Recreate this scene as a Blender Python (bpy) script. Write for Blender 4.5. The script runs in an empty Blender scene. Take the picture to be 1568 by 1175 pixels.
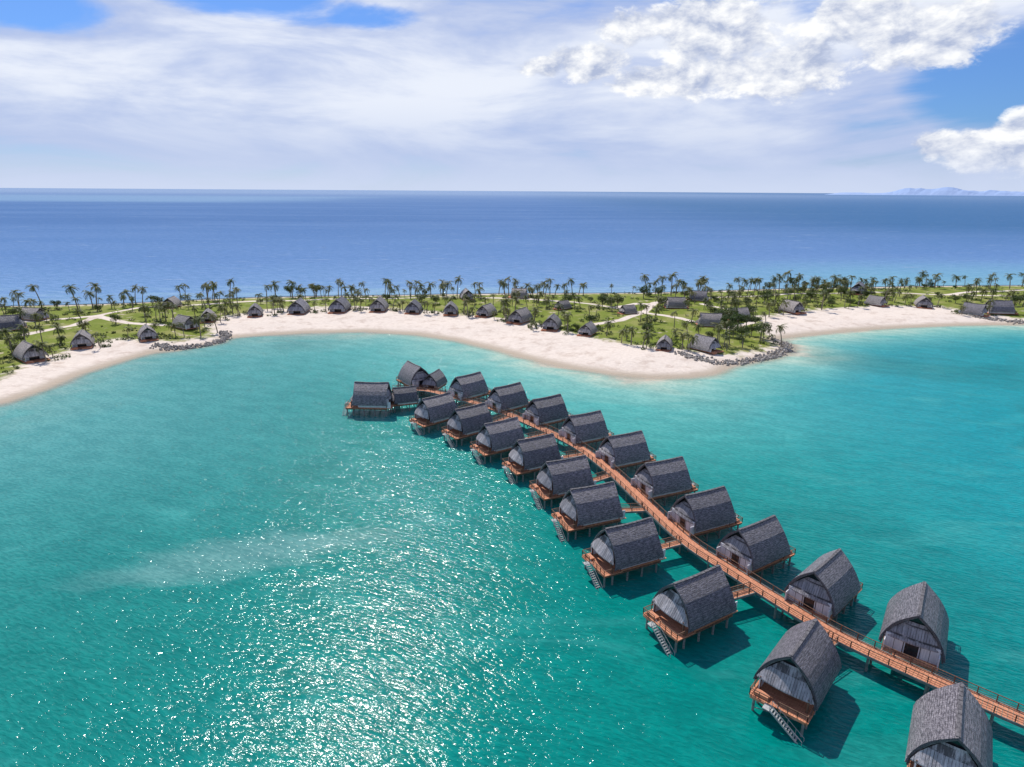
import bpy, bmesh, math, random
import numpy as np
from mathutils import Vector, Matrix, Euler, noise as mnoise
random.seed(7); np.random.seed(7)
R = math.radians
scene = bpy.context.scene
scene.view_settings.view_transform = 'Standard'
scene.view_settings.look = 'None'
scene.view_settings.exposure = 0

# ------------------------------------------------------------ camera
H = 60.0; F = 968.0
camd = bpy.data.cameras.new("camera"); cam = bpy.data.objects.new("camera", camd)
scene.collection.objects.link(cam); scene.camera = cam
camd.sensor_width = 36; camd.lens = 36*F/1568; camd.clip_start = 0.5; camd.clip_end = 120000
ROT = Matrix.Rotation(R(90-17.0), 3, 'X') @ Matrix.Rotation(R(0.37), 3, 'Z')
cam.matrix_world = Matrix.Translation((0, 0, H)) @ ROT.to_4x4()

def ray(u, v):
    return ROT @ Vector((u-784, 587.5-v, -F))
def g(u, v, z=0.0):           # survey: point of the drone photo -> ground position in metres
    d = ray(u, v); t = (H-z)/(-d.z)
    return (d.x*t, d.y*t)

# ------------------------------------------------------------ node helpers
class NT:
    def __init__(s, nt): s.nt = nt; s.n = nt.nodes; s.l = nt.links
    def new(s, t, **k):
        nd = s.n.new(t)
        for a, b in k.items(): setattr(nd, a, b)
        return nd
    def put(s, sock, v):
        if isinstance(v, bpy.types.NodeSocket): s.l.new(v, sock)
        elif v is not None:
            if isinstance(v, tuple) and len(v) == 3 and sock.type == 'RGBA': v = (*v, 1)
            sock.default_value = v
    def m(s, op, a, b=None, c=None, clamp=False):
        nd = s.new('ShaderNodeMath', operation=op); nd.use_clamp = clamp
        s.put(nd.inputs[0], a)
        if b is not None: s.put(nd.inputs[1], b)
        if c is not None: s.put(nd.inputs[2], c)
        return nd.outputs[0]
    def mix(s, f, a, b, bt='MIX'):
        nd = s.new('ShaderNodeMix', data_type='RGBA', blend_type=bt)
        s.put(nd.inputs[0], f); s.put(nd.inputs[6], a); s.put(nd.inputs[7], b)
        return nd.outputs[2]
    def step(s, x, a, b, lo=0.0, hi=1.0):
        nd = s.new('ShaderNodeMapRange', interpolation_type='SMOOTHSTEP')
        s.put(nd.inputs[0], x); s.put(nd.inputs[1], a); s.put(nd.inputs[2], b); s.put(nd.inputs[3], lo); s.put(nd.inputs[4], hi)
        return nd.outputs[0]
    def noise(s, vec, scale, detail=3, rough=0.5, dist=0.0):
        nd = s.new('ShaderNodeTexNoise'); s.put(nd.inputs['Vector'], vec)
        s.put(nd.inputs['Scale'], scale); s.put(nd.inputs['Detail'], detail)
        s.put(nd.inputs['Roughness'], rough); s.put(nd.inputs['Distortion'], dist)
        return nd.outputs[0]
    def mapv(s, vec, scale=(1,1,1), rot=(0,0,0), loc=(0,0,0)):
        nd = s.new('ShaderNodeMapping'); s.put(nd.inputs[0], vec)
        nd.inputs['Scale'].default_value = scale; nd.inputs['Rotation'].default_value = rot; nd.inputs['Location'].default_value = loc
        return nd.outputs[0]
    def ramp(s, f, pts):
        nd = s.new('ShaderNodeValToRGB'); s.put(nd.inputs[0], f); cr = nd.color_ramp
        while len(cr.elements) < len(pts): cr.elements.new(0.5)
        for e, (p, c) in zip(cr.elements, pts): e.position = p; e.color = (*c, 1)
        return nd.outputs[0]
    def attr(s, name):
        nd = s.new('ShaderNodeAttribute', attribute_name=name); return nd.outputs['Fac']
    def bump(s, h, strength=0.5, dist=0.05, normal=None):
        nd = s.new('ShaderNodeBump'); s.put(nd.inputs['Height'], h)
        nd.inputs['Strength'].default_value = strength; nd.inputs['Distance'].default_value = dist
        if normal is not None: s.l.new(normal, nd.inputs['Normal'])
        return nd.outputs[0]

def newmat(name):
    mt = bpy.data.materials.new(name); mt.use_nodes = True
    t = NT(mt.node_tree); t.n.clear()
    out = t.new('ShaderNodeOutputMaterial')
    return mt, t, out
def pbsdf(t, out, col, rough=0.8, spec=0.3, normal=None):
    p = t.new('ShaderNodeBsdfPrincipled')
    t.put(p.inputs['Base Color'], col); t.put(p.inputs['Roughness'], rough)
    p.inputs['Specular IOR Level'].default_value = spec
    if normal is not None: t.l.new(normal, p.inputs['Normal'])
    t.l.new(p.outputs[0], out.inputs[0]); return p

# ------------------------------------------------------------ world / sun
SAZ, SEL = R(-25), R(52)
w = bpy.data.worlds.new("World"); scene.world = w; w.use_nodes = True
try: w.cycles.sampling_method = 'NONE'
except Exception as ex: print(ex)
t = NT(w.node_tree); t.n.clear()
out = t.new('ShaderNodeOutputWorld'); bg = t.new('ShaderNodeBackground'); t.l.new(bg.outputs[0], out.inputs[0])
bg.inputs[1].default_value = 0.1
sky = t.new('ShaderNodeTexSky', sky_type='NISHITA'); sky.sun_disc = False
sky.sun_elevation = SEL; sky.sun_rotation = SAZ % (2*math.pi); sky.altitude = 0; sky.air_density = 1.0; sky.dust_density = 0.6; sky.ozone_density = 2.0
tc = t.new('ShaderNodeTexCoord'); sx = t.new('ShaderNodeSeparateXYZ'); t.l.new(tc.outputs['Generated'], sx.inputs[0])
az = t.m('ARCTAN2', sx.outputs[0], sx.outputs[1]); el = t.m('ARCSINE', sx.outputs[2])
def comb(a, b, c=0.0):
    nd = t.new('ShaderNodeCombineXYZ'); t.put(nd.inputs[0], a); t.put(nd.inputs[1], b); t.put(nd.inputs[2], c); return nd.outputs[0]
azel_v = comb(az, el)
def azel(u, v):
    d = ray(u, v).normalized(); return math.atan2(d.x, d.y), math.asin(d.z)
def union(lst):     # soft elliptical regions of the sky, in azimuth / elevation
    r = None
    for u, v, ru, rv in lst:
        a, e = azel(u, v); su, sv_ = 1050/ru, 1050/rv
        mp = t.new('ShaderNodeVectorMath', operation='MULTIPLY_ADD'); t.l.new(azel_v, mp.inputs[0])
        mp.inputs[1].default_value = (su, sv_, 0); mp.inputs[2].default_value = (-a*su, -e*sv_, 0)
        ln = t.new('ShaderNodeVectorMath', operation='DOT_PRODUCT'); t.l.new(mp.outputs[0], ln.inputs[0]); t.l.new(mp.outputs[0], ln.inputs[1])
        r = ln.outputs['Value'] if r is None else t.m('MINIMUM', r, ln.outputs['Value'])
    return t.m('MAXIMUM', t.m('SUBTRACT', 1.0, r), 0.0)
vn = t.noise(comb(t.m('MULTIPLY', az, 2.6), t.m('MULTIPLY', el, 11.0), 3.1), 1.0, 6, 0.58, 0.5)
blue = union([(395,4,150,32),(560,24,90,22),(1150,0,130,34),(1550,110,130,75),(20,5,110,30),(1250,8,70,32)])
bright_reg = union([(330,90,420,110),(650,110,300,110),(1120,95,420,110)])
cov = t.step(t.m('SUBTRACT', t.m('ADD', vn, t.m('MULTIPLY', bright_reg, 0.12)), t.m('MULTIPLY', blue, 0.30)), 0.26, 0.50, 0.05, 0.96)
cov = t.m('MULTIPLY', cov, t.step(el, 0.32, 0.6, 1.0, 0.35))
bright = t.step(t.m('ADD', vn, t.m('MULTIPLY', bright_reg, 0.11)), 0.44, 0.70)
bright = t.m('MULTIPLY', bright, t.step(el, 0.01, 0.14, 0.2, 1.0))
veilc = t.mix(bright, (4.9, 5.8, 8.3), (8.6, 9.0, 9.9))
skyb = t.mix(1.0, sky.outputs[0], (0.38, 0.66, 1.14), 'MULTIPLY')
c1 = t.mix(cov, skyb, veilc)
cum = union([(830,104,60,20),(900,98,80,36),(1000,124,110,28),(1100,112,110,46),(1100,50,140,66),(1000,40,110,36),(1210,110,130,46),
             (1320,30,100,40),(1410,60,110,56),(1440,224,44,28),(1500,232,74,38),(1560,220,54,54)])
az24 = t.m('MULTIPLY', az, 20.0); el34 = t.m('MULTIPLY', el, 34.0)
cv = comb(az24, el34, 1.7); cv2 = comb(t.m('ADD', az24, -0.16), t.m('ADD', el34, 0.50), 1.7)
n1 = t.noise(cv, 1.0, 8, 0.62, 0.2); n2 = t.noise(cv2, 1.0, 4, 0.6, 0.2)
dens = t.m('SUBTRACT', t.m('ADD', t.m('MULTIPLY', cum, 0.85), t.m('MULTIPLY', n1, 1.7)), 1.12)
dm = t.m('MULTIPLY', t.step(dens, 0.0, 0.34), t.step(cum, 0.0, 0.2))
lit = t.m('ADD', 0.56, t.m('MULTIPLY', t.m('SUBTRACT', n1, n2), 3.0), clamp=True)
cumc = t.mix(lit, (4.4, 5.1, 7.0), (10.3, 10.35, 10.4))
c2 = t.mix(t.m('MULTIPLY', dm, 0.95), c1, cumc)
hz = t.step(el, -0.01, 0.07, 0.8, 0.0)
c3 = t.mix(hz, c2, (6.6, 7.4, 9.2))
t.l.new(c3, bg.inputs[0])

sd_ = bpy.data.lights.new("sun", 'SUN'); sd_.energy = 4.8; sd_.angle = R(0.5); sd_.color = (1.0, 0.955, 0.89)
sun = bpy.data.objects.new("sun", sd_); scene.collection.objects.link(sun)
sv = Vector((math.sin(SAZ)*math.cos(SEL), math.cos(SAZ)*math.cos(SEL), math.sin(SEL)))
sun.rotation_euler = sv.to_track_quat('Z', 'Y').to_euler(); sun.location = (0, 0, 200)

# ------------------------------------------------------------ mesh helper
class MB:
    def __init__(s): s.v = []; s.f = []
    def box(s, c, size, rot=None, taper=1.0):
        b = len(s.v); sx_, sy_, sz_ = [q/2 for q in size]
        for z in (-1, 1):
            k = taper if z > 0 else 1
            for x, y in ((-1,-1),(1,-1),(1,1),(-1,1)):
                p = Vector((x*sx_*k, y*sy_*k, z*sz_))
                if rot is not None: p = rot @ p
                s.v.append(tuple(p + Vector(c)))
        for f in ((0,3,2,1),(4,5,6,7),(0,1,5,4),(1,2,6,5),(2,3,7,6),(3,0,4,7)): s.f.append(tuple(b+i for i in f))
    def beam(s, a, b, wd, ht):
        a = Vector(a); b = Vector(b); d = b-a; L = d.length
        if L < 1e-5: return
        q = d.to_track_quat('X', 'Z').to_matrix()
        s.box((a+b)/2, (L, wd, ht), q)
    def tube(s, pts, rad, n=8, cap=True):
        base = len(s.v)
        for i, p in enumerate(pts):
            p = Vector(p); d = Vector(pts[min(i+1, len(pts)-1)]) - Vector(pts[max(i-1, 0)])
            q = d.to_track_quat('Z', 'Y').to_matrix(); r = rad[i] if isinstance(rad, (list, tuple)) else rad
            for k in range(n):
                a = 2*math.pi*k/n; s.v.append(tuple(p + q @ Vector((math.cos(a)*r, math.sin(a)*r, 0))))
        for i in range(len(pts)-1):
            for k in range(n):
                a = base+i*n+k; b = base+i*n+(k+1) % n; s.f.append((a, b, b+n, a+n))
        if cap:
            s.f.append(tuple(base+k for k in range(n))[::-1]); s.f.append(tuple(base+(len(pts)-1)*n+k for k in range(n)))
    def poly(s, pts):
        b = len(s.v); s.v += [tuple(p) for p in pts]; s.f.append(tuple(range(b, b+len(pts))))
    def mesh(s, name, mat, smooth=False):
        me = bpy.data.meshes.new(name); me.from_pydata(s.v, [], s.f); me.update()
        if mat: me.materials.append(mat)
        if smooth: me.polygons.foreach_set('use_smooth', [True]*len(me.polygons))
        return me
def obj(name, me, loc=(0,0,0), rz=0, parent=None, scale=None):
    o = bpy.data.objects.new(name, me); scene.collection.objects.link(o)
    o.location = loc; o.rotation_euler = (0, 0, rz)
    if scale is not None: o.scale = (scale,)*3 if not isinstance(scale, tuple) else scale
    if parent: o.parent = parent
    return o

# ------------------------------------------------------------ geography
front = [g(*p) for p in [(0,618),(60,598),(120,573),(180,554),(232,539),(262,537),(300,532),(335,525),(348,517),(400,513),(470,509),(560,507),(640,512),(700,521),(760,535),
        (820,551),(880,564),(940,573),(1000,578),(1060,577),(1095,571),(1115,561),(1142,556),(1182,548),(1206,538),(1204,528),(1180,519),(1205,516),(1240,512),(1300,506),(1380,501),(1450,498),(1500,497),(1568,496)]]
back = [g(*p) for p in [(0,470),(100,468),(200,465),(300,460),(400,456),(500,454),(600,453),(700,451),(800,450),(900,450),(1000,449),(1100,446),(1200,443),(1300,441),(1400,439),(1500,438),(1568,438)]]
ext_r = [(420,300),(900,330)]; ext_r2 = [(900,520),(500,440)]
ext_l2 = [(-420,300),(-700,260)]; ext_l = [(-700,60),(-300,120)]
LAND = np.array(front + ext_r + ext_r2 + back[::-1] + ext_l2 + ext_l)
gf = [g(*p) for p in [(0,588),(50,562),(110,541),(170,526),(215,527),(255,529),(300,524),(332,515),(322,502),(345,490),(400,481),(470,476),(560,476),(640,480),(700,486),(780,496),(850,511),(900,523),(960,533),(1030,539),(1060,545),(1120,549),(1175,540),(1192,531),(1172,512),(1163,490),(1250,480),(1350,474),(1440,473),(1480,483),(1568,491)]]
GREEN = np.array(gf + [(420,308),(900,345),(900,505),(500,432)] + [(x, y-5) for x, y in back[::-1]] + [(-430,292),(-700,250),(-700,85),(-320,135)])
PATHS = [[g(*p) for p in L] for L in [
    [(-60,506),(60,497),(150,489),(215,476),(300,470),(420,464),(560,460),(700,458),(800,462),(880,468),(940,476),(985,484),(1040,492),(1075,500)],
    [(985,484),(1000,470),(1050,462),(1120,460),(1200,455),(1330,452),(1450,455),(1600,462)],
    [(150,489),(110,505),(40,520)], [(150,489),(200,502),(250,505)], [(985,484),(950,497),(900,503)], [(1075,500),(1110,508),(1150,500),(1130,482),(1075,470)],
    [(940,476),(975,470),(1000,472)], [(1450,455),(1500,450),(1570,448)]]]
def seg_dist(X, Y, P, closed=True):
    D = np.full(X.shape, 1e9); n = len(P)
    for i in range(n if closed else n-1):
        ax, ay = P[i]; bx, by = P[(i+1) % n]; dx, dy = bx-ax, by-ay
        tt = np.clip(((X-ax)*dx+(Y-ay)*dy)/(dx*dx+dy*dy+1e-9), 0, 1)
        D = np.minimum(D, np.hypot(X-ax-tt*dx, Y-ay-tt*dy))
    return D
def inside(X, Y, P):
    ins = np.zeros(X.shape, bool); n = len(P)
    for i in range(n):
        ax, ay = P[i]; bx, by = P[(i+1) % n]
        if ay == by: continue
        c = ((ay > Y) != (by > Y)) & (X < (bx-ax)*(Y-ay)/(by-ay)+ax); ins ^= c
    return ins
def sdf(X, Y, P):
    d = seg_dist(X, Y, P); return np.where(inside(X, Y, P), d, -d)
def height(X, Y, s=None):
    if s is None: s = sdf(X, Y, LAND)
    z = np.where(s > 0, 1.8*(1-np.exp(-s/14.0)), s*0.11)
    z = z + np.clip(s, 0, 12)/12*(0.22*np.sin(X*0.11+Y*0.07)+0.18*np.sin(X*0.05-Y*0.17)+0.08*np.sin(X*0.43)*np.sin(Y*0.37))
    return z
def hz_at(x, y): return float(height(np.array([x]), np.array([y]))[0])

def grid_mesh(name, xs, ys, Z, mat, attrs):
    nx, ny = len(xs), len(ys)
    X, Y = np.meshgrid(xs, ys); co = np.stack([X.ravel(), Y.ravel(), Z.ravel()], 1)
    i = np.arange((nx-1)*(ny-1)); r = i//(nx-1); c = i % (nx-1); a = r*nx+c
    faces = np.stack([a, a+1, a+1+nx, a+nx], 1)
    me = bpy.data.meshes.new(name); me.vertices.add(len(co)); me.vertices.foreach_set('co', co.ravel())
    me.loops.add(faces.size); me.loops.foreach_set('vertex_index', faces.ravel().astype(np.int32))
    me.polygons.add(len(faces)); me.polygons.foreach_set('loop_start', np.arange(len(faces), dtype=np.int32)*4)
    me.update(calc_edges=True); me.validate()
    me.polygons.foreach_set('use_smooth', [True]*len(me.polygons))
    for k, A in attrs.items():
        at = me.attributes.new(k, 'FLOAT', 'POINT'); at.data.foreach_set('value', A.ravel().astype(np.float32))
    me.materials.append(mat); return obj(name, me)

# terrain material
mt_ground, t, out = newmat("sand_and_grass")
pos = t.new('ShaderNodeNewGeometry').outputs['Position']
nA = t.noise(pos, 0.06, 4, 0.6); nB = t.noise(pos, 0.7, 4, 0.65); nC = t.noise(pos, 0.18, 5, 0.65)
sand = t.mix(nB, (0.54, 0.455, 0.38), (0.80, 0.70, 0.61))
sand = t.mix(t.step(nC, 0.48, 0.72, 0, 0.8), sand, (0.48, 0.38, 0.31))
sh = t.attr('shore'); sand = t.mix(t.step(t.m('ADD', sh, t.m('MULTIPLY', nB, 1.5)), 0.8, 7.0), (0.42, 0.345, 0.265), sand)
grass = t.mix(nB, (0.085, 0.115, 0.016), (0.225, 0.27, 0.042))
grass = t.mix(t.step(nA, 0.46, 0.64, 0, 0.8), grass, (0.26, 0.255, 0.08))
grass = t.mix(t.step(nC, 0.58, 0.70), grass, (0.46, 0.38, 0.275))
gm = t.step(t.m('ADD', t.attr('green'), t.m('MULTIPLY', t.m('SUBTRACT', nC, 0.5), 22.0)), -1.5, 4.0)
gm = t.m('MULTIPLY', gm, t.step(t.m('ADD', t.attr('path'), t.m('MULTIPLY', nB, 0.8)), 1.9, 2.6))
pbsdf(t, out, t.mix(gm, sand, grass), 0.95, 0.1, t.bump(nB, 0.9, 0.4))
xs = np.arange(-640, 901, 2.0); ys = np.arange(60, 521, 2.0); X, Y = np.meshgrid(xs, ys)
S = sdf(X, Y, LAND); Z = np.maximum(height(X, Y, S), -3.5)
PD = np.full(X.shape, 1e9)
for P in PATHS: PD = np.minimum(PD, seg_dist(X, Y, P, False))
grid_mesh("ground", xs, ys, Z, mt_ground, dict(shore=S, green=sdf(X, Y, GREEN), path=PD))

# ------------------------------------------------------------ water
mt_water, t, out = newmat("lagoon_and_sea_water")
pos = t.new('ShaderNodeNewGeometry').outputs['Position']; sp = t.new('ShaderNodeSeparateXYZ'); t.l.new(pos, sp.inputs[0])
px, py = sp.outputs[0], sp.outputs[1]
shore = t.attr('shore'); oc = t.attr('ocean')
nL = t.noise(pos, 0.016, 3, 0.55, 0.6); nM = t.noise(t.mapv(pos, (0.035, 0.09, 1), (0,0,R(25))), 1.0, 4, 0.55, 0.8)
dd = t.m('ADD', shore, t.m('MULTIPLY', t.m('SUBTRACT', nL, 0.5), 44.0))
dd = t.m('ADD', dd, t.m('MULTIPLY', t.m('SUBTRACT', nM, 0.5), 20.0))
dd = t.m('MINIMUM', dd, t.m('MULTIPLY', shore, 2.2))
lag = t.ramp(t.m('DIVIDE', dd, 130.0, clamp=True), [(0.0,(0.50,0.48,0.37)),(0.03,(0.34,0.49,0.39)),(0.12,(0.175,0.42,0.36)),(0.30,(0.065,0.34,0.305)),(0.58,(0.010,0.235,0.208)),(1.0,(0.0,0.18,0.152))])
lag = t.mix(t.m('MULTIPLY', t.step(px, 30, 130, 0, 0.85), t.step(shore, 5, 40)), lag, (0.0, 0.24, 0.275))
lag = t.mix(t.m('MULTIPLY', t.step(px, 10, -110), t.step(py, 60, 150, 0.15, 0.6)), lag, (0.065, 0.24, 0.235))
lag = t.mix(t.step(nM, 0.52, 0.75, 0, 0.35), lag, (0.06, 0.34, 0.31))
lag = t.mix(t.step(nL, 0.47, 0.30, 0, 0.40), lag, (0.0, 0.12, 0.115))
q1 = t.m('DIVIDE', t.m('SUBTRACT', t.m('ADD', t.m('ADD', py, t.m('MULTIPLY', nM, 22.0)), t.m('MULTIPLY', px, -0.28)), 119.0), 7.0)
q2 = t.m('DIVIDE', t.m('ADD', px, 45.0), 30.0)
stk = t.m('SUBTRACT', 1.0, t.m('ADD', t.m('MULTIPLY', q1, q1), t.m('MULTIPLY', q2, q2)))
lag = t.mix(t.step(stk, 0.0, 1.2, 0, 0.36), lag, (0.26, 0.42, 0.40))
nO = t.noise(t.mapv(pos, (0.0012, 0.006, 1)), 1.0, 4, 0.6, 0.5); nO2 = t.noise(t.mapv(pos, (0.02, 0.09, 1)), 1.0, 6, 0.7)
sea = t.ramp(t.m('DIVIDE', t.m('ADD', oc, t.m('MULTIPLY', t.m('SUBTRACT', nO2, 0.5), 220.0)), 900.0, clamp=True), [(0.0,(0.20,0.35,0.47)),(0.06,(0.13,0.26,0.45)),(0.25,(0.085,0.195,0.395)),(1.0,(0.055,0.145,0.325))])
sea = t.mix(t.step(nO, 0.4, 0.7, 0, 0.4), sea, (0.115, 0.225, 0.42))
sea = t.mix(t.m('MULTIPLY', t.step(px, 0, 900), t.step(oc, 100, 900, 0, 0.75)), sea, (0.016, 0.105, 0.24))
rf = t.m('MULTIPLY', t.step(px, 80, 260), t.step(t.m('ADD', oc, t.m('MULTIPLY', nO2, 80)), 240, 60))
sea = t.mix(t.m('MULTIPLY', rf, 0.6), sea, (0.13, 0.36, 0.42))
r1 = t.m('MULTIPLY', t.step(py, 2600, 3300), t.step(py, 6500, 4500)); r1 = t.m('MULTIPLY', r1, t.step(t.m('ADD', px, t.m('MULTIPLY', nO, 1800)), 200, -700))
sea = t.mix(t.m('MULTIPLY', r1, 0.5), sea, (0.24, 0.40, 0.52))
far_haze = t.m('MULTIPLY', t.step(py, 1000, 11000), t.step(px, 9000, -3000, 0.4, 1.0))
sea = t.mix(far_haze, sea, (0.20, 0.30, 0.45))  # haze towards the horizon painted into the water colour
sea = t.mix(t.step(nO2, 0.58, 0.72, 0, 0.5), sea, (0.34, 0.44, 0.53))
isoc = t.step(oc, -8, 0)
col = t.mix(isoc, lag, sea)
wv = t.mapv(pos, (1, 1, 1), (0, 0, R(24)))
h1 = t.noise(t.mapv(wv, (0.75, 2.0, 1)), 1.0, 3, 0.5, 0.4)
h2 = t.noise(t.mapv(wv, (0.12, 0.27, 1)), 1.0, 2, 0.5)
hh = t.m('ADD', t.m('MULTIPLY', h1, 0.205), t.m('MULTIPLY', h2, 0.34))
nrm = t.bump(hh, 1.0, 1.0)
# water colour painted paler on the wave crests, deeper in the troughs
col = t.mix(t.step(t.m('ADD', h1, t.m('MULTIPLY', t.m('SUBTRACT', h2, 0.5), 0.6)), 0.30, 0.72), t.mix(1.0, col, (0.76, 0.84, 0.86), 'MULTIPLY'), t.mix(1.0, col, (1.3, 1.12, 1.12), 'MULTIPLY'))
dif = t.new('ShaderNodeBsdfDiffuse'); t.l.new(col, dif.inputs[0]); t.l.new(nrm, dif.inputs['Normal'])
gl = t.new('ShaderNodeBsdfGlossy'); gl.inputs['Roughness'].default_value = 0.10; t.l.new(nrm, gl.inputs['Normal'])
fr = t.new('ShaderNodeFresnel'); fr.inputs[0].default_value = 1.33; t.l.new(nrm, fr.inputs['Normal'])
fac = t.m('MINIMUM', t.m('MULTIPLY', fr.outputs[0], 0.72), 0.14)
ms = t.new('ShaderNodeMixShader'); t.l.new(fac, ms.inputs[0]); t.l.new(dif.outputs[0], ms.inputs[1]); t.l.new(gl.outputs[0], ms.inputs[2])
tr = t.new('ShaderNodeBsdfTransparent'); ms2 = t.new('ShaderNodeMixShader')
t.l.new(t.step(shore, -0.5, 6.0), ms2.inputs[0]); t.l.new(tr.outputs[0], ms2.inputs[1]); t.l.new(ms.outputs[0], ms2.inputs[2])
t.l.new(ms2.outputs[0], out.inputs[0])
geo = lambda a, b, n: list(np.geomspace(a, b, n))
xs = np.array([-v for v in geo(700, 45000, 30)][::-1] + list(np.arange(-640, 941, 5.0)) + geo(1000, 45000, 30))
ys = np.array([-v for v in geo(200, 5000, 8)][::-1] + list(np.arange(-150, 641, 4.0)) + geo(700, 45000, 45))
X, Y = np.meshgrid(xs, ys); yb = np.interp(X, [p[0] for p in back], [p[1] for p in back])
grid_mesh("water", xs, ys, np.zeros(X.shape), mt_water, dict(shore=-sdf(X, Y, LAND), ocean=Y-yb))

# ------------------------------------------------------------ materials for buildings
def roofmat(name, ca, cb, cm, cl, spec=0.45):
    mt, t, out = newmat(name)
    uv = t.new('ShaderNodeUVMap').outputs[0]; oi = t.new('ShaderNodeObjectInfo')
    bk = t.new('ShaderNodeTexBrick'); t.l.new(uv, bk.inputs[0]); bk.inputs['Scale'].default_value = 1.0
    bk.inputs['Brick Width'].default_value = 0.32; bk.inputs['Row Height'].default_value = 0.28; bk.inputs['Mortar Size'].default_value = 0.025
    bk.inputs['Color1'].default_value = (*ca,1); bk.inputs['Color2'].default_value = (*cb,1); bk.inputs['Mortar'].default_value = (*cm,1)
    nz = t.noise(t.mapv(uv, (1.2, 5.0, 1)), 1.0, 5, 0.8); nz2 = t.noise(uv, 0.35, 3, 0.6)
    rc = t.mix(t.step(nz, 0.44, 0.66, 0, 0.9), bk.outputs[0], cl)
    rc = t.mix(1.0, rc, t.mix(nz2, (0.60,0.60,0.64), (1.5,1.45,1.45)), 'MULTIPLY')
    rc = t.mix(1.0, rc, t.mix(oi.outputs['Random'], (0.75,0.75,0.79), (1.35,1.30,1.27)), 'MULTIPLY')
    hb = t.m('ADD', t.m('MULTIPLY', bk.outputs[1], -0.7), t.m('MULTIPLY', nz, 2.2))
    pbsdf(t, out, rc, 0.45, spec, t.bump(hb, 1.0, 0.12)); return mt
mt_roof = roofmat("timber_shingles", (0.068,0.064,0.08), (0.17,0.163,0.185), (0.014,0.013,0.016), (0.33,0.32,0.345), 0.6)
mt_awn = roofmat("skylit_tone_shingles", (0.20,0.195,0.205), (0.32,0.315,0.325), (0.05,0.048,0.05), (0.44,0.43,0.44), 0.4)  # lighter copy of the roof shingles; sky light on the awnings painted in
mt_roof_b = roofmat("brown_shingles", (0.20,0.18,0.165), (0.36,0.33,0.305), (0.06,0.05,0.045), (0.50,0.47,0.44), 0.4)
def simple(name, ca, cb, scale=(1,1,1), rough=0.7, spec=0.3, bd=0.02, coord='Object'):
    mt, t, out = newmat(name); tcn = t.new('ShaderNodeTexCoord').outputs[coord]
    n = t.noise(t.mapv(tcn, scale), 1.0, 4, 0.6)
    pbsdf(t, out, t.mix(t.step(n, 0.3, 0.7), ca, cb), rough, spec, t.bump(n, 0.5, bd)); return mt
mt_white = simple("white_cladding", (0.54,0.55,0.58), (0.72,0.72,0.74), (6,6,0.5))
mt_deck = simple("terracotta_decking", (0.40,0.15,0.08), (0.64,0.29,0.165), (7,0.8,1), 0.75)
mt_timber = simple("brown_timber", (0.10,0.055,0.035), (0.20,0.11,0.07), (4,4,1), 0.7)
mt_ridge = simple("grey_ridge_boards", (0.06,0.056,0.062), (0.16,0.15,0.155), (2,4,1), 0.7)
mt_pile = simple("weathered_piles", (0.13,0.15,0.14), (0.25,0.25,0.24), (1,1,3), 0.8)
mt_dark = simple("dark_glazing_and_gable_shade", (0.012,0.014,0.018), (0.03,0.032,0.036), (1,1,1), 0.15, 0.5)
mt_metal = simple("pale_stair_timber", (0.26,0.27,0.27), (0.42,0.42,0.41), (3,3,3), 0.6)

# ------------------------------------------------------------ bungalow parts (local +X = seaward deck)
EZ, RZ, DZ = 3.35, 9.0, 2.5
prof = [(0.0, RZ), (0.75, RZ-0.62), (1.5, RZ-1.28), (2.25, RZ-2.05), (2.9, RZ-2.95), (3.4, RZ-3.9), (3.75, RZ-4.8), (3.92, EZ)]
def half_len(z):
    k = (RZ-z)/(RZ-EZ); return 4.85 - 0.30*math.sin(math.pi*k) + 0.10*k
def roof_mesh(mat):
    th = 0.22
    full = [(-y, z) for y, z in prof[::-1]] + prof[1:]
    def inner(y, z):
        k = 1 - th/4.2; return (y*k, z - (th*0.9 if abs(y) < 3.7 else 0.0))
    arc = [0]
    for i in range(1, len(full)): arc.append(arc[-1]+math.hypot(full[i][0]-full[i-1][0], full[i][1]-full[i-1][1]))
    nx = 8; V = []; Fc = []; UV = []
    n = len(full)
    for side in (0, 1):
        for j in range(nx+1):
            for i, (y, z) in enumerate(full):
                hl = half_len(z); x = -hl + 2*hl*j/nx
                yy, zz = (y, z) if side == 0 else inner(y, z)
                sag = 0.14*math.cos(math.pi*(j/nx-0.5))
                V.append((x, yy, zz - sag*max(0, (z-EZ)/(RZ-EZ)))); UV.append((x+20*side, arc[i]))
    o2 = (nx+1)*n
    for j in range(nx):
        for i in range(n-1):
            a = j*n+i; Fc.append((a, a+n, a+n+1, a+1)); Fc.append((o2+a, o2+a+1, o2+a+n+1, o2+a+n))
    for i in range(n-1):
        Fc.append((i, i+1, o2+i+1, o2+i)); a = nx*n+i; Fc.append((a+1, a, o2+a, o2+a+1))
    for j in range(nx):
        a = j*n; Fc.append((a+n, a, o2+a, o2+a+n)); a = j*n+n-1; Fc.append((a, a+n, o2+a+n, o2+a))
    me = bpy.data.meshes.new("roof"); me.from_pydata(V, [], Fc); me.materials.append(mat)
    ul = me.uv_layers.new(name="UVMap")
    for lp in me.loops: ul.data[lp.index].uv = UV[lp.vertex_index]
    me.update(); return me
ME_roof = roof_mesh(mt_roof); ME_roofb = roof_mesh(mt_roof_b)
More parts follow.
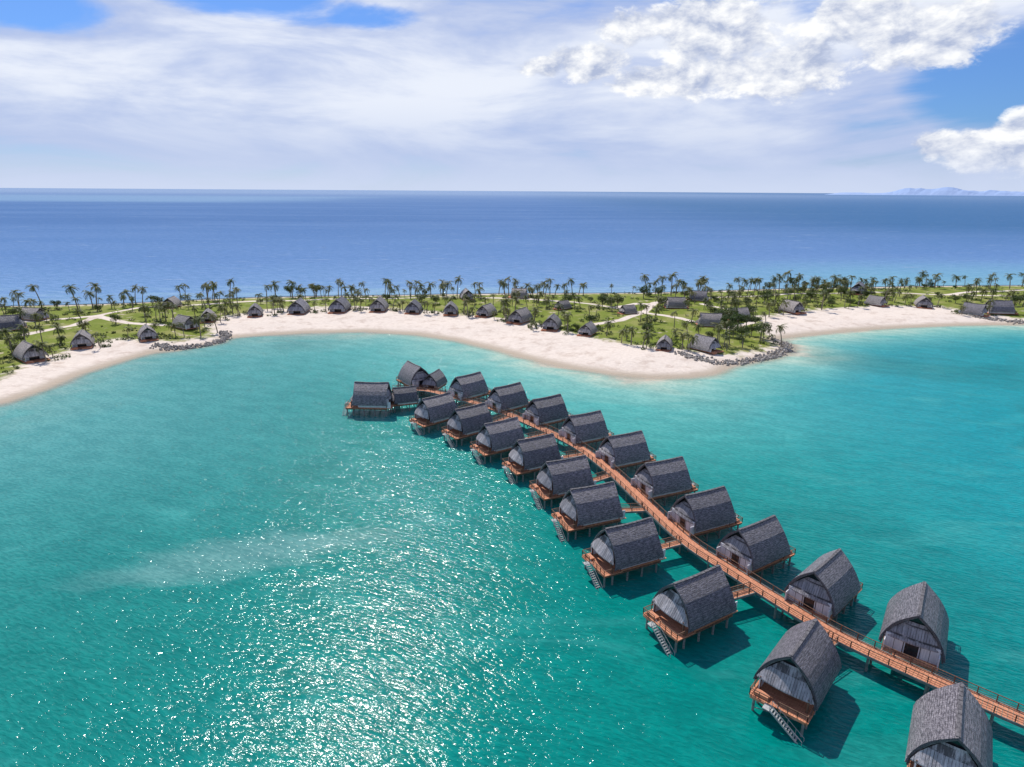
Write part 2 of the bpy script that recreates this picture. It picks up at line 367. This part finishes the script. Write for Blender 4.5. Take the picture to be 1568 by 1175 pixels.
def awning_mesh(mat):
    V = []; Fc = []; UV = []
    for sgn in (1, -1):
        rows = [(4.15, 7.25, 1.0), (4.75, 6.3, 2.1), (5.30, 5.4, 2.95), (5.85, 4.5, 3.5)] if sgn > 0 else [(4.05,7.25,1.0),(4.42,6.4,1.95),(4.90,5.6,2.8),(5.35,4.75,3.35)]
        b = len(V)
        for off in (0, -0.16):
            for x, z, y in rows:
                for k in range(7):
                    yy = -y + 2*y*k/6; V.append((sgn*(x - 0.75*(abs(yy)/3.55)**2), yy, z+off-0.25*(abs(yy)/3.55)**2)); UV.append((yy, x*1.5+z))
        o2 = 28
        for r in range(3):
            for k in range(6):
                a = b+r*7+k; q = (a, a+1, a+8, a+7) if sgn < 0 else (a, a+7, a+8, a+1)
                Fc.append(q); Fc.append(tuple(i+o2 for i in q[::-1]))
        for k in range(6): a = b+21+k; Fc.append((a, a+1, a+1+o2, a+o2)[::sgn])
        for r in range(3):
            a = b+r*7; Fc.append((a, a+7, a+7+o2, a+o2)[::sgn]); a += 6; Fc.append((a+7, a, a+o2, a+7+o2)[::sgn])
    me = bpy.data.meshes.new("gable_awning"); me.from_pydata(V, [], Fc); me.materials.append(mat)
    ul = me.uv_layers.new(name="UVMap")
    for lp in me.loops: ul.data[lp.index].uv = UV[lp.vertex_index]
    me.update(); return me
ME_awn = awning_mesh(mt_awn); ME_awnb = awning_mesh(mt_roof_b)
m = MB()
for sgn in (1, -1):
    m.poly([(sgn*3.9, y*0.93, z-0.25) for y, z in ([(-a, b) for a, b in prof[5::-1]] + prof[1:6])])
ME_gable = m.mesh("gable_wall", mt_dark)  # dark gable fill: shade of the recess put into its colour
m = MB()
for i in range(12):
    m.box((-4.7+9.4*(i+.5)/12, 0, RZ-0.03-0.14*math.cos(math.pi*((i+.5)/12-.5))), (0.74, 0.40, 0.13), Matrix.Rotation(R(random.uniform(-2,2)),3,'Y'))
for sgn in (1, -1):
    for a, b in zip(prof[:-1], prof[1:]):
        for s2 in (1, -1): m.beam((sgn*(half_len(a[1])-0.12), s2*a[0]*.93, a[1]-0.30), (sgn*(half_len(b[1])-0.12), s2*b[0]*.93, b[1]-0.30), 0.12, 0.2)
ME_ridge = m.mesh("ridge_and_bargeboards", mt_ridge)
m = MB()
m.box((-0.6, -2.95, DZ+1.2), (7.6, 0.16, 2.4)); m.box((-0.6, 2.95, DZ+1.2), (7.6, 0.16, 2.4))
m.box((-4.72, -2.0, DZ+1.2), (0.16, 2.4, 2.4)); m.box((-4.72, 2.0, DZ+1.2), (0.16, 2.4, 2.4)); m.box((-4.72, 0, DZ+2.2), (0.156, 1.56, 0.4))
m.box((3.32, -2.2, DZ+1.2), (0.16, 1.4, 2.4)); m.box((3.32, 2.2, DZ+1.2), (0.16, 1.4, 2.4))
m.box((-5.25, 3.2, DZ+0.85), (0.9, 0.12, 1.7)); m.box((-5.25, -3.2, DZ+0.85), (0.9, 0.12, 1.7)); m.box((4.4, -2.95, DZ+0.8), (1.9, 0.12, 1.6))
ME_walls = m.mesh("walls", mt_white)
m = MB()
m.box((-4.70, 0, DZ+1.0), (0.08, 1.4, 1.96)); m.box((3.26, 0, DZ+1.2), (0.08, 2.9, 2.3))
for s2 in (1, -1):
    m.box((0.8, s2*3.045, DZ+1.1), (1.5, 0.03, 0.9)); m.box((-2.4, s2*3.045, DZ+1.3), (0.8, 0.03, 0.6)); m.box((-4.815, s2*1.0, DZ+1.15), (0.03, 0.10, 2.3)); m.box((-4.815, s2*2.1, DZ+1.15), (0.03, 0.05, 2.3))
ME_win = m.mesh("windows_and_door", mt_dark)
m = MB()
for i in range(24): m.box((5.02, -3.45+0.3*i, DZ-0.06), (3.6, 0.27, 0.12))
m.box((-0.6, 0, DZ-0.12), (7.6, 6.6, 0.22))
for i in range(16): m.box((-5.2, -3.15+0.42*i, DZ-0.06), (1.6, 0.38, 0.12))
m.box((6.1, -2.2, DZ+0.22), (0.9, 1.8, 0.35))
m.box((6.72, 1.8, DZ-0.25), (0.1, 3.4, 0.3)); m.box((6.9, -2.3, DZ-0.25), (0.1, 2.2, 0.3))
ME_deck = m.mesh("deck", mt_deck)
m = MB()
rail = [(3.6,-3.5),(6.8,-3.5),(6.8,-1.2)], [(6.8,3.45),(3.6,3.45)], [(6.8,0.0),(6.8,3.45)]
for L in rail:
    for a, b in zip(L[:-1], L[1:]):
        m.beam((*a, DZ+0.95), (*b, DZ+0.95), 0.1, 0.08); m.beam((*a, DZ+0.35), (*b, DZ+0.35), 0.04, 0.05); m.beam((*a, DZ+0.66), (*b, DZ+0.66), 0.04, 0.05)
        n = max(1, int(math.dist(a, b)/1.1))
        for k in range(n+1): q = k/n; m.box((a[0]+(b[0]-a[0])*q, a[1]+(b[1]-a[1])*q, DZ+0.48), (0.09, 0.09, 0.96))
m.box((1.0,-3.3,DZ-0.35),(11.6,0.22,0.3)); m.box((1.0,3.3,DZ-0.35),(11.6,0.22,0.3)); m.box((3.3,0,DZ-0.35),(0.2,6.4,0.28)); m.box((-4.4,0,DZ-0.35),(0.2,6.4,0.28))
for y in (-2.9, 2.9): m.box((5.2, y, DZ+1.0), (0.2, 0.2, 2.0))
ME_rail = m.mesh("railing_and_frame", mt_timber)
m = MB()
for x in (-4.2, -1.2, 1.8, 4.8, 6.4):
    for y in (-3.0, 3.0):
        m.tube([(x, y, -2.5), (x, y, DZ-0.45)], 0.17, 8)
    m.beam((x, -3.0, 0.5), (x, 3.0, DZ-0.5), 0.08, 0.08)
ME_piles = m.mesh("piles", mt_pile)
m = MB(); SX = 7.05; SW = 0.8
for s2 in (0, 1):
    m.beam((SX+SW*s2, -0.6, DZ), (SX+SW*s2, 3.5, -0.4), 0.07, 0.2)
    m.beam((SX+SW*s2, -0.6, DZ+0.9), (SX+SW*s2, 3.5, 0.5), 0.05, 0.05)
    for k in range(5): q = k/4; m.box((SX+SW*s2, -0.6+4.1*q, DZ+0.42-2.9*q), (0.05, 0.05, 0.9))
for k in range(13): q = (k+0.5)/13; m.box((SX+SW/2, -0.6+4.1*q, DZ-2.9*q), (SW-0.08, 0.22, 0.05))
m.box((SX+SW/2, -1.05, DZ-0.05), (1.0, 0.85, 0.1))
ME_stairs = m.mesh("stairs_to_water", mt_metal)

def bungalow(name, x, y, yaw, base=0.0, water=True, sc=1.0, brown=False, zs=1.0):
    e = bpy.data.objects.new(name, None); scene.collection.objects.link(e)
    e.location = (x, y, base); e.rotation_euler = (0, 0, yaw); e.scale = (sc, sc, sc*zs); e.empty_display_size = 1
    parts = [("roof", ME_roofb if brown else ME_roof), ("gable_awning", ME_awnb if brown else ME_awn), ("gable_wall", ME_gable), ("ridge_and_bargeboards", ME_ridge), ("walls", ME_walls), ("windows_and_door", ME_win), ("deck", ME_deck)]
    if water: parts += [("railing_and_frame", ME_rail), ("piles", ME_piles), ("stairs_to_water", ME_stairs)]
    for n, me in parts: obj(n, me, parent=e)
    return e
Lrow = [(1472,1080,54),(1232,970,48),(1068,875,31),(963,797,25),(907,740,22),(867,699,24),(820,666,28),(767,641,33),(720,619,38),(668,603,42)]
Rrow = [(1413,911,54),(1268,853,42),(1160,796,32),(1080,748,25),(1017,701,23),(957,661,25),(896,630,28),(837,605,33),(777,587,38),(717,571,42)]
huts = []
for u, v, yw in Lrow: p = g(u, v, RZ); bungalow("overwater_bungalow", *p, R(yw+180), sc=0.95); huts.append((p, R(yw+180)))
for u, v, yw in Rrow: p = g(u, v, RZ); bungalow("overwater_bungalow", *p, R(yw), sc=0.95); huts.append((p, R(yw)))
for u, v, yw, s_ in [(569,585,178,1.0),(634,557,125,0.95)]:
    p = g(u, v, RZ*s_); bungalow("overwater_bungalow", *p, R(yw), sc=s_); huts.append((p, R(yw)))
for u, v, yw, s_ in [(619,592,200,0.7),(665,569,250,0.7)]:
    p = g(u, v, RZ*s_+0.5); bungalow("overwater_bungalow", *p, R(yw), sc=s_, base=0.5)

# ------------------------------------------------------------ boardwalk
bw = [Vector((*g(u, v, DZ), DZ)) for u, v in [(1760,1180),(1568,1102),(1420,1037),(1300,982),(1230,943),(1120,874),(1050,828),(985,768),(930,717),(880,681),(820,652),(760,627),(700,609),(650,597),(600,597)]]
def smooth(P, n=5):
    o = []
    for i in range(len(P)-1):
        p0, p1, p2, p3 = P[max(i-1,0)], P[i], P[i+1], P[min(i+2,len(P)-1)]
        for k in range(n):
            q = k/n; o.append(0.5*((2*p1)+(p2-p0)*q+(2*p0-5*p1+4*p2-p3)*q*q+(3*p1-p0-3*p2+p3)*q**3))
    o.append(P[-1]); return o
bw = smooth(bw)
def walkway(name, P, wd, rails=True):
    root = bpy.data.objects.new(name, None); scene.collection.objects.link(root)
    dk = MB(); rl = MB(); pl = MB(); cb = MB(); pp = 99
    S_ = [P[0]]
    for a, b in zip(P[:-1], P[1:]):
        L = (b-a).length; n = max(1, round(L/0.45))
        for k in range(1, n+1): S_.append(a+(b-a)*k/n)
    last_post = -9; dist = 0
    for i in range(len(S_)-1):
        a, b = S_[i], S_[i+1]; d = (b-a); L = d.length; d.normalize(); nn = Vector((-d.y, d.x, 0)); c = (a+b)/2
        q = Matrix(((d.x,-d.y,0),(d.y,d.x,0),(0,0,1)))
        dk.box(c+Vector((0,0,-0.06+random.uniform(-.006,.006))), (L*0.93, wd, 0.1), q)
        for s2 in (1, -1):
            cb.box(c+nn*s2*(wd/2+0.07)+Vector((0,0,-0.10)), (L*1.02, 0.12, 0.34), q)
            if rails:
                for hz_ in (0.95, 0.62, 0.32): rl.box(c+nn*s2*(wd/2-0.02)+Vector((0,0,hz_+(0.02 if hz_>.9 else 0))), (L*1.02, 0.11 if hz_>.9 else 0.04, 0.07 if hz_>.9 else 0.045), q)
        dist += L
        if dist-last_post > 1.9:
            last_post = dist; pp += 1
            if rails:
                for s2 in (1, -1): rl.box(c+nn*s2*(wd/2-0.02)+Vector((0,0,0.46)), (0.12, 0.12, 0.95), q)
            if pp > 2:
                pp = 0
                for s2 in (1, -1): pl.tube([c+nn*s2*(wd/2-0.3)+Vector((0,0,-4.8)), c+nn*s2*(wd/2-0.3)+Vector((0,0,-0.3))], 0.16, 8)
                pl.beam(c+nn*(wd/2)+Vector((0,0,-0.32)), c-nn*(wd/2)+Vector((0,0,-0.32)), 0.2, 0.24)
    obj("deck_boards", dk.mesh("deck_boards", mt_deck), parent=root); obj("kerb_beams", cb.mesh("kerb_beams", mt_pile), parent=root)
    if rails: obj("railings", rl.mesh("railings", mt_timber), parent=root)
    if pl.v: obj("piles", pl.mesh("piles", mt_pile), parent=root)
walkway("boardwalk", bw, 2.4)
for (p, yw) in huts:
    e = Vector((p[0]-5.75*math.cos(yw), p[1]-5.75*math.sin(yw), DZ*0.95))
    c = min(bw, key=lambda q: (q-e).length); d = (c-e)
    if d.length < 2.0: continue
    walkway("footbridge", [e+Vector((0,0,-.03)), c - d.normalized()*1.3+Vector((0,0,-.02))], 1.3, rails=d.length > 3)

# ------------------------------------------------------------ land bungalows
LB = [(225,503,-70),(125,513,-60),(283,487,160),(45,532,-50),(50,476,170),(390,470,-85),(457,465,-90),(520,463,-92),(580,463,-95),(633,465,-95),(690,467,-100),(262,457,-80),(715,446,-90),(745,470,-110),
      (797,480,-110),(795,444,160),(845,489,-115),(862,461,-130),(900,498,-110),(1018,517,-100),(1080,519,-60),(1130,476,10),(1035,459,10),(1070,448,170),(1088,484,-20),(962,468,-150),(1213,465,-80),
      (1315,438,-110),(1342,456,-70),(1415,457,-100),(1492,468,-60),(1530,466,0),(318,477,-70),(10,492,200)]
lbp = []; gaze = []
for u, v, yw in LB:
    x, y = g(u, v+3, 5.0)
    s_ = sdf(np.array([x]), np.array([y]), LAND)[0]
    if s_ < 4: y -= (6-s_)
    zz = hz_at(x, y); sc = random.uniform(0.84, 1.18); br = random.random() < 0.75
    if v > 495: sc *= 0.92
    if u in (962, 862): sc = 0.72
    bungalow("beach_bungalow", x, y, R(yw+random.uniform(-14,14)), zz-DZ*sc*0.85+0.4, False, sc, br, 0.85); lbp.append((x, y)); gaze.append(yw)

# ------------------------------------------------------------ vegetation
def leafmat(name, a, b, c):
    mt, t, out = newmat(name); oi = t.new('ShaderNodeObjectInfo'); ps = t.new('ShaderNodeNewGeometry').outputs['Position']
    n = t.noise(ps, 0.9, 2, 0.6); cc = t.mix(t.step(n, 0.35, 0.65), a, b); cc = t.mix(t.m('MULTIPLY', oi.outputs['Random'], 0.5), cc, c)
    d = t.new('ShaderNodeBsdfPrincipled'); t.l.new(cc, d.inputs['Base Color']); d.inputs['Roughness'].default_value = 0.5; d.inputs['Specular IOR Level'].default_value = 0.3
    tl = t.new('ShaderNodeBsdfTranslucent'); t.l.new(cc, tl.inputs[0]); mx = t.new('ShaderNodeMixShader'); mx.inputs[0].default_value = 0.35
    t.l.new(d.outputs[0], mx.inputs[1]); t.l.new(tl.outputs[0], mx.inputs[2]); t.l.new(mx.outputs[0], out.inputs[0]); return mt
mt_palm = leafmat("palm_fronds", (0.040,0.065,0.015), (0.11,0.14,0.034), (0.21,0.185,0.055))
mt_leaf = leafmat("broad_leaves", (0.025,0.052,0.011), (0.08,0.125,0.025), (0.11,0.135,0.034))
mt_trunk = simple("palm_bark", (0.16,0.13,0.10), (0.28,0.24,0.19), (2,2,6), 0.9)
def palm_mesh(seed):
    rnd = random.Random(seed); m = MB(); hgt = rnd.uniform(4.6, 8.4); lean = rnd.uniform(0.2, 1.6); la = rnd.uniform(0, 6.28)
    pts = []
    for i in range(7):
        q = i/6; pts.append((math.cos(la)*lean*q*q, math.sin(la)*lean*q*q, hgt*q-0.3))
    m.tube(pts, [0.24-0.11*i/6 for i in range(7)], 6); nt_ = len(m.f); top = Vector(pts[-1])
    for k in range(rnd.randint(14, 21)):
        a = k*2.399+rnd.uniform(-.3,.3); e0 = rnd.uniform(-0.35, 1.35); L = rnd.uniform(2.2, 3.4); e = e0; wind = 0.5
        hd = Vector((math.cos(a), math.sin(a), 0)); sd2 = Vector((-hd.y, hd.x, 0)); prev = top.copy(); n = 7
        for j in range(n):
            dirv = hd*math.cos(e)+Vector((0,0,math.sin(e)))+Vector((wind*.5,-wind*.2,0)); p = prev+dirv.normalized()*L/n
            wid = (0.35+0.75*math.sin(math.pi*min(1,(j+1.2)/(n+0.6))))*rnd.uniform(0.85,1.1)*0.66
            m.poly([prev+sd2*0.04, p+sd2*0.035, p-sd2*0.035, prev-sd2*0.04])
            for s2 in (1, -1):
                for hq in (0.1, 0.55):
                    b0 = prev.lerp(p, hq); b1 = prev.lerp(p, min(1, hq+0.42))
                    tip = b1+sd2*s2*wid+dirv*0.32*wid-Vector((0,0,1))*wid*rnd.uniform(0.3,0.75)
                    m.poly([b0, b1, tip])
            prev = p.copy(); e -= rnd.uniform(0.20, 0.36)
    me = m.mesh("palm_tree", None); me.materials.append(mt_trunk); me.materials.append(mt_palm)
    me.polygons.foreach_set('material_index', [0 if i < nt_ else 1 for i in range(len(m.f))]); return me
PALMS = [palm_mesh(i) for i in range(10)]
def leafball(m, c, r, n, rnd, sz):
    for _ in range(n):
        d = Vector((rnd.gauss(0,1), rnd.gauss(0,1), rnd.gauss(0,1)*0.8)).normalized(); p = Vector(c)+d*r*rnd.uniform(0.55, 1.05)
        q = Euler((rnd.uniform(-1,1), rnd.uniform(-1,1), rnd.uniform(0,6.28))).to_matrix(); s_ = sz*rnd.uniform(0.6,1.3)
        m.poly([p+q@Vector((-s_,0,0)), p+q@Vector((0,-s_*.55,0.1*s_)), p+q@Vector((s_,0,0)), p+q@Vector((0,s_*.55,0.1*s_))])
def tree_mesh(seed):
    rnd = random.Random(seed); m = MB(); hgt = rnd.uniform(2.6, 3.8)
    m.tube([(0,0,-.3),(0.1,0.05,hgt*.5),(0.2,0,hgt)], [0.28,0.2,0.14], 6); ends = []
    for k in range(11):
        a = k*2.4; r = rnd.uniform(1.0, 3.0); e = Vector((math.cos(a)*r, math.sin(a)*r, hgt+rnd.uniform(-0.8, 2.2))); ends.append(e)
        m.tube([(0.15,0,hgt*rnd.uniform(.6,.95)), tuple(e*0.6+Vector((0,0,hgt*.38))), tuple(e)], [0.11,0.07,0.03], 5)
    nt_ = len(m.f)
    for e in ends: leafball(m, e, rnd.uniform(0.8,1.5), 110, rnd, 0.27)
    me = m.mesh("broadleaf_tree", None); me.materials.append(mt_trunk); me.materials.append(mt_leaf)
    me.polygons.foreach_set('material_index', [0 if i < nt_ else 1 for i in range(len(m.f))]); return me
TREES = [tree_mesh(i+50) for i in range(5)]

N = 9000
cx = np.random.uniform(-350, 460, N); cy = np.random.uniform(150, 470, N)
gs = sdf(cx, cy, GREEN); pdn = np.full(N, 1e9)
for P in PATHS: pdn = np.minimum(pdn, seg_dist(cx, cy, P, False))
def clear(x, y, r): return all((x-a)**2+(y-b)**2 > r*r for a, b in lbp)
def infront(x, y):   # keep the lagoon side of each bungalow open
    return any(abs(x-a) < 5 and -14 < y-b < 0 for a, b in lbp)
placed = []; cnt = 0
def put_palm(x, y, sc=None):
    global cnt
    o = obj("palm_tree", random.choice(PALMS), (x, y, hz_at(x, y)-0.1), random.uniform(0, 6.28), scale=sc or random.uniform(0.65, 1.25)); placed.append((x, y)); cnt += 1
    o.rotation_euler[0] = random.uniform(-.07, .07)
for u, v in [(277,456),(284,458),(318,455),(352,457),(358,459),(409,462),(423,462),(448,458),(523,459),(530,460),(538,458),(590,455),(597,456),(636,455),(648,457),(679,455),(684,458),(735,453),(728,455),(764,452),(772,451),(779,453),
             (832,452),(842,453),(850,453),(864,454),(876,455),(886,455),(893,457),(990,455),(1003,454),(1012,456),(1027,455),(1045,452),(1072,444),(1079,446),(1184,452),(1192,453),(1203,450),(1212,451),(1221,452),(1240,451),(1252,450),(1262,452),
             (1275,449),(1284,452),(1293,450),(1322,450),(1355,448),(1366,446),(1402,446),(1430,446),(1462,446),(1513,445),(1545,446),(65,474),(120,478),(143,475),(172,476),(150,479),(30,472),(205,474),(660,462),(700,460)]:
    x, y = g(u, v); put_palm(x, y, random.uniform(1.05, 1.6))
# palms planted beside each beach bungalow
for (a, b) in lbp:
    for sd3 in (-1, 1):
        for _ in range(random.choice((1, 1, 2))):
            x = a+sd3*random.uniform(6.0, 9.0); y = b+random.uniform(-4, 5)
            if clear(x, y, 5.2): put_palm(x, y, random.uniform(0.7, 1.15))
for x, y, s_, pd_ in zip(cx, cy, gs, pdn):
    if cnt > 720: break
    if s_ < -3 or pd_ < 2.3 or not clear(x, y, 5.5): continue
    if infront(x, y) and random.random() < 0.7: continue
    dens = 0.25+1.4*mnoise.noise(Vector((x*0.035, y*0.035, 0)))
    if 90 < x < 230 and y > 240: dens += 0.5
    if s_ < 7: dens += 0.35
    yb_ = float(np.interp(x, [p[0] for p in back], [p[1] for p in back]))
    if yb_-y < 22 and x < 100: dens -= 0.12
    if random.random() > dens: continue
    if any((x-a)**2+(y-b)**2 < 6 for a, b in placed): continue
    put_palm(x, y)
tn = 0
for u, v in [(922,476),(934,474),(945,476),(1122,520),(1134,524),(1150,516),(1112,512),(1100,500),(1165,520),(1142,506),(1128,508),(1155,505),(1145,492),(1118,498),(445,455),(460,454),(485,456),(1008,462),(985,462),(1240,465),(1265,462),(1290,462),(870,472),(240,474),(1225,455),(1560,470),(1170,470),(905,505)]:
    x, y = g(u, v); obj("broadleaf_tree", random.choice(TREES), (x, y, hz_at(x, y)-.1), random.uniform(0,6.28), scale=random.uniform(0.75, 1.2))
for x, y, s_, pd_ in zip(cx[4000:], cy[4000:], gs[4000:], pdn[4000:]):
    if tn > 115: break
    if s_ < 3 or pd_ < 3 or not clear(x, y, 6.5) or infront(x, y): continue
    if mnoise.noise(Vector((x*0.025+30, y*0.04, 5))) < random.uniform(-0.1, 0.35) and not (120 < x < 225): continue
    tn += 1; obj("broadleaf_tree", random.choice(TREES), (x, y, hz_at(x, y)-.3), random.uniform(0,6.28), scale=random.uniform(0.45, 0.9))
m = MB(); rnd = random.Random(3); k = 0
def shrub(x, y):
    z = hz_at(x, y)
    for q in range(rnd.randint(1, 4)):
        r = rnd.uniform(0.35, 1.1); leafball(m, (x+rnd.uniform(-2.4,2.4), y+rnd.uniform(-1.3,1.3), z+r*0.4), r, int(26*r)+8, rnd, 0.30)
for (a, b) in lbp:
    for _ in range(12):
        th = rnd.uniform(-0.3, math.pi+0.3); r = rnd.uniform(6.6, 9.5); shrub(a+math.cos(th)*r, b+math.sin(th)*r)
for x, y, s_, pd_ in zip(cx[::-1], cy[::-1], gs[::-1], pdn[::-1]):
    if k > 1150: break
    if s_ < 0.5 or pd_ < 2.4 or not clear(x, y, 5.0): continue
    if mnoise.noise(Vector((x*0.045+7, y*0.06, 2))) < rnd.uniform(-0.35, 0.3): continue
    k += 1; shrub(x, y)
obj("shrubs", m.mesh("shrubs", mt_leaf))

# ------------------------------------------------------------ rock revetments
mt_rock = simple("revetment_rock", (0.16,0.145,0.13), (0.42,0.38,0.34), (0.8,0.8,0.8), 0.9, 0.2, 0.1)
ico = bmesh.new(); bmesh.ops.create_icosphere(ico, subdivisions=1, radius=1); iv = [v.co.copy() for v in ico.verts]; iff = [tuple(v.index for v in f.verts) for f in ico.faces]
for L in [[(236,533),(262,536),(300,532),(335,525),(348,517),(338,511)], [(1040,547),(1060,553),(1100,559),(1142,556),(1182,548),(1206,538),(1204,528),(1186,521)], [(1474,485),(1500,490),(1540,494),(1600,495)]]:
    P = [Vector(g(*p)) for p in L]; m = MB(); rnd = random.Random(len(L))
    for a, b in zip(P[:-1], P[1:]):
        for _ in range(int((b-a).length*9)):
            p = a.lerp(b, rnd.random())+Vector((rnd.gauss(0,1.1), rnd.gauss(1.0,1.5))); r = rnd.uniform(0.25, 0.7); z = max(hz_at(p.x, p.y), -0.4)
            q = Euler((rnd.uniform(0,6),rnd.uniform(0,6),rnd.uniform(0,6))).to_matrix(); base = len(m.v); sc3 = Vector((rnd.uniform(.7,1.3),rnd.uniform(.7,1.3),rnd.uniform(.5,.9)))
            for v in iv:
                w_ = Vector((v.x*sc3.x, v.y*sc3.y, v.z*sc3.z))*r*rnd.uniform(0.8,1.15); w_ = q@w_; m.v.append((p.x+w_.x, p.y+w_.y, z+0.2+w_.z*0.9))
            for f in iff: m.f.append(tuple(base+i for i in f))
    obj("rock_revetment", m.mesh("rock_revetment", mt_rock))

# ------------------------------------------------------------ distant hills
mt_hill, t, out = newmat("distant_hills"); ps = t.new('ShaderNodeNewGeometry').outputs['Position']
pbsdf(t, out, t.mix(t.noise(ps, 0.002, 4), (0.26,0.36,0.56), (0.34,0.43,0.62)), 1.0, 0.0)  # pale blue base colour carries the aerial haze
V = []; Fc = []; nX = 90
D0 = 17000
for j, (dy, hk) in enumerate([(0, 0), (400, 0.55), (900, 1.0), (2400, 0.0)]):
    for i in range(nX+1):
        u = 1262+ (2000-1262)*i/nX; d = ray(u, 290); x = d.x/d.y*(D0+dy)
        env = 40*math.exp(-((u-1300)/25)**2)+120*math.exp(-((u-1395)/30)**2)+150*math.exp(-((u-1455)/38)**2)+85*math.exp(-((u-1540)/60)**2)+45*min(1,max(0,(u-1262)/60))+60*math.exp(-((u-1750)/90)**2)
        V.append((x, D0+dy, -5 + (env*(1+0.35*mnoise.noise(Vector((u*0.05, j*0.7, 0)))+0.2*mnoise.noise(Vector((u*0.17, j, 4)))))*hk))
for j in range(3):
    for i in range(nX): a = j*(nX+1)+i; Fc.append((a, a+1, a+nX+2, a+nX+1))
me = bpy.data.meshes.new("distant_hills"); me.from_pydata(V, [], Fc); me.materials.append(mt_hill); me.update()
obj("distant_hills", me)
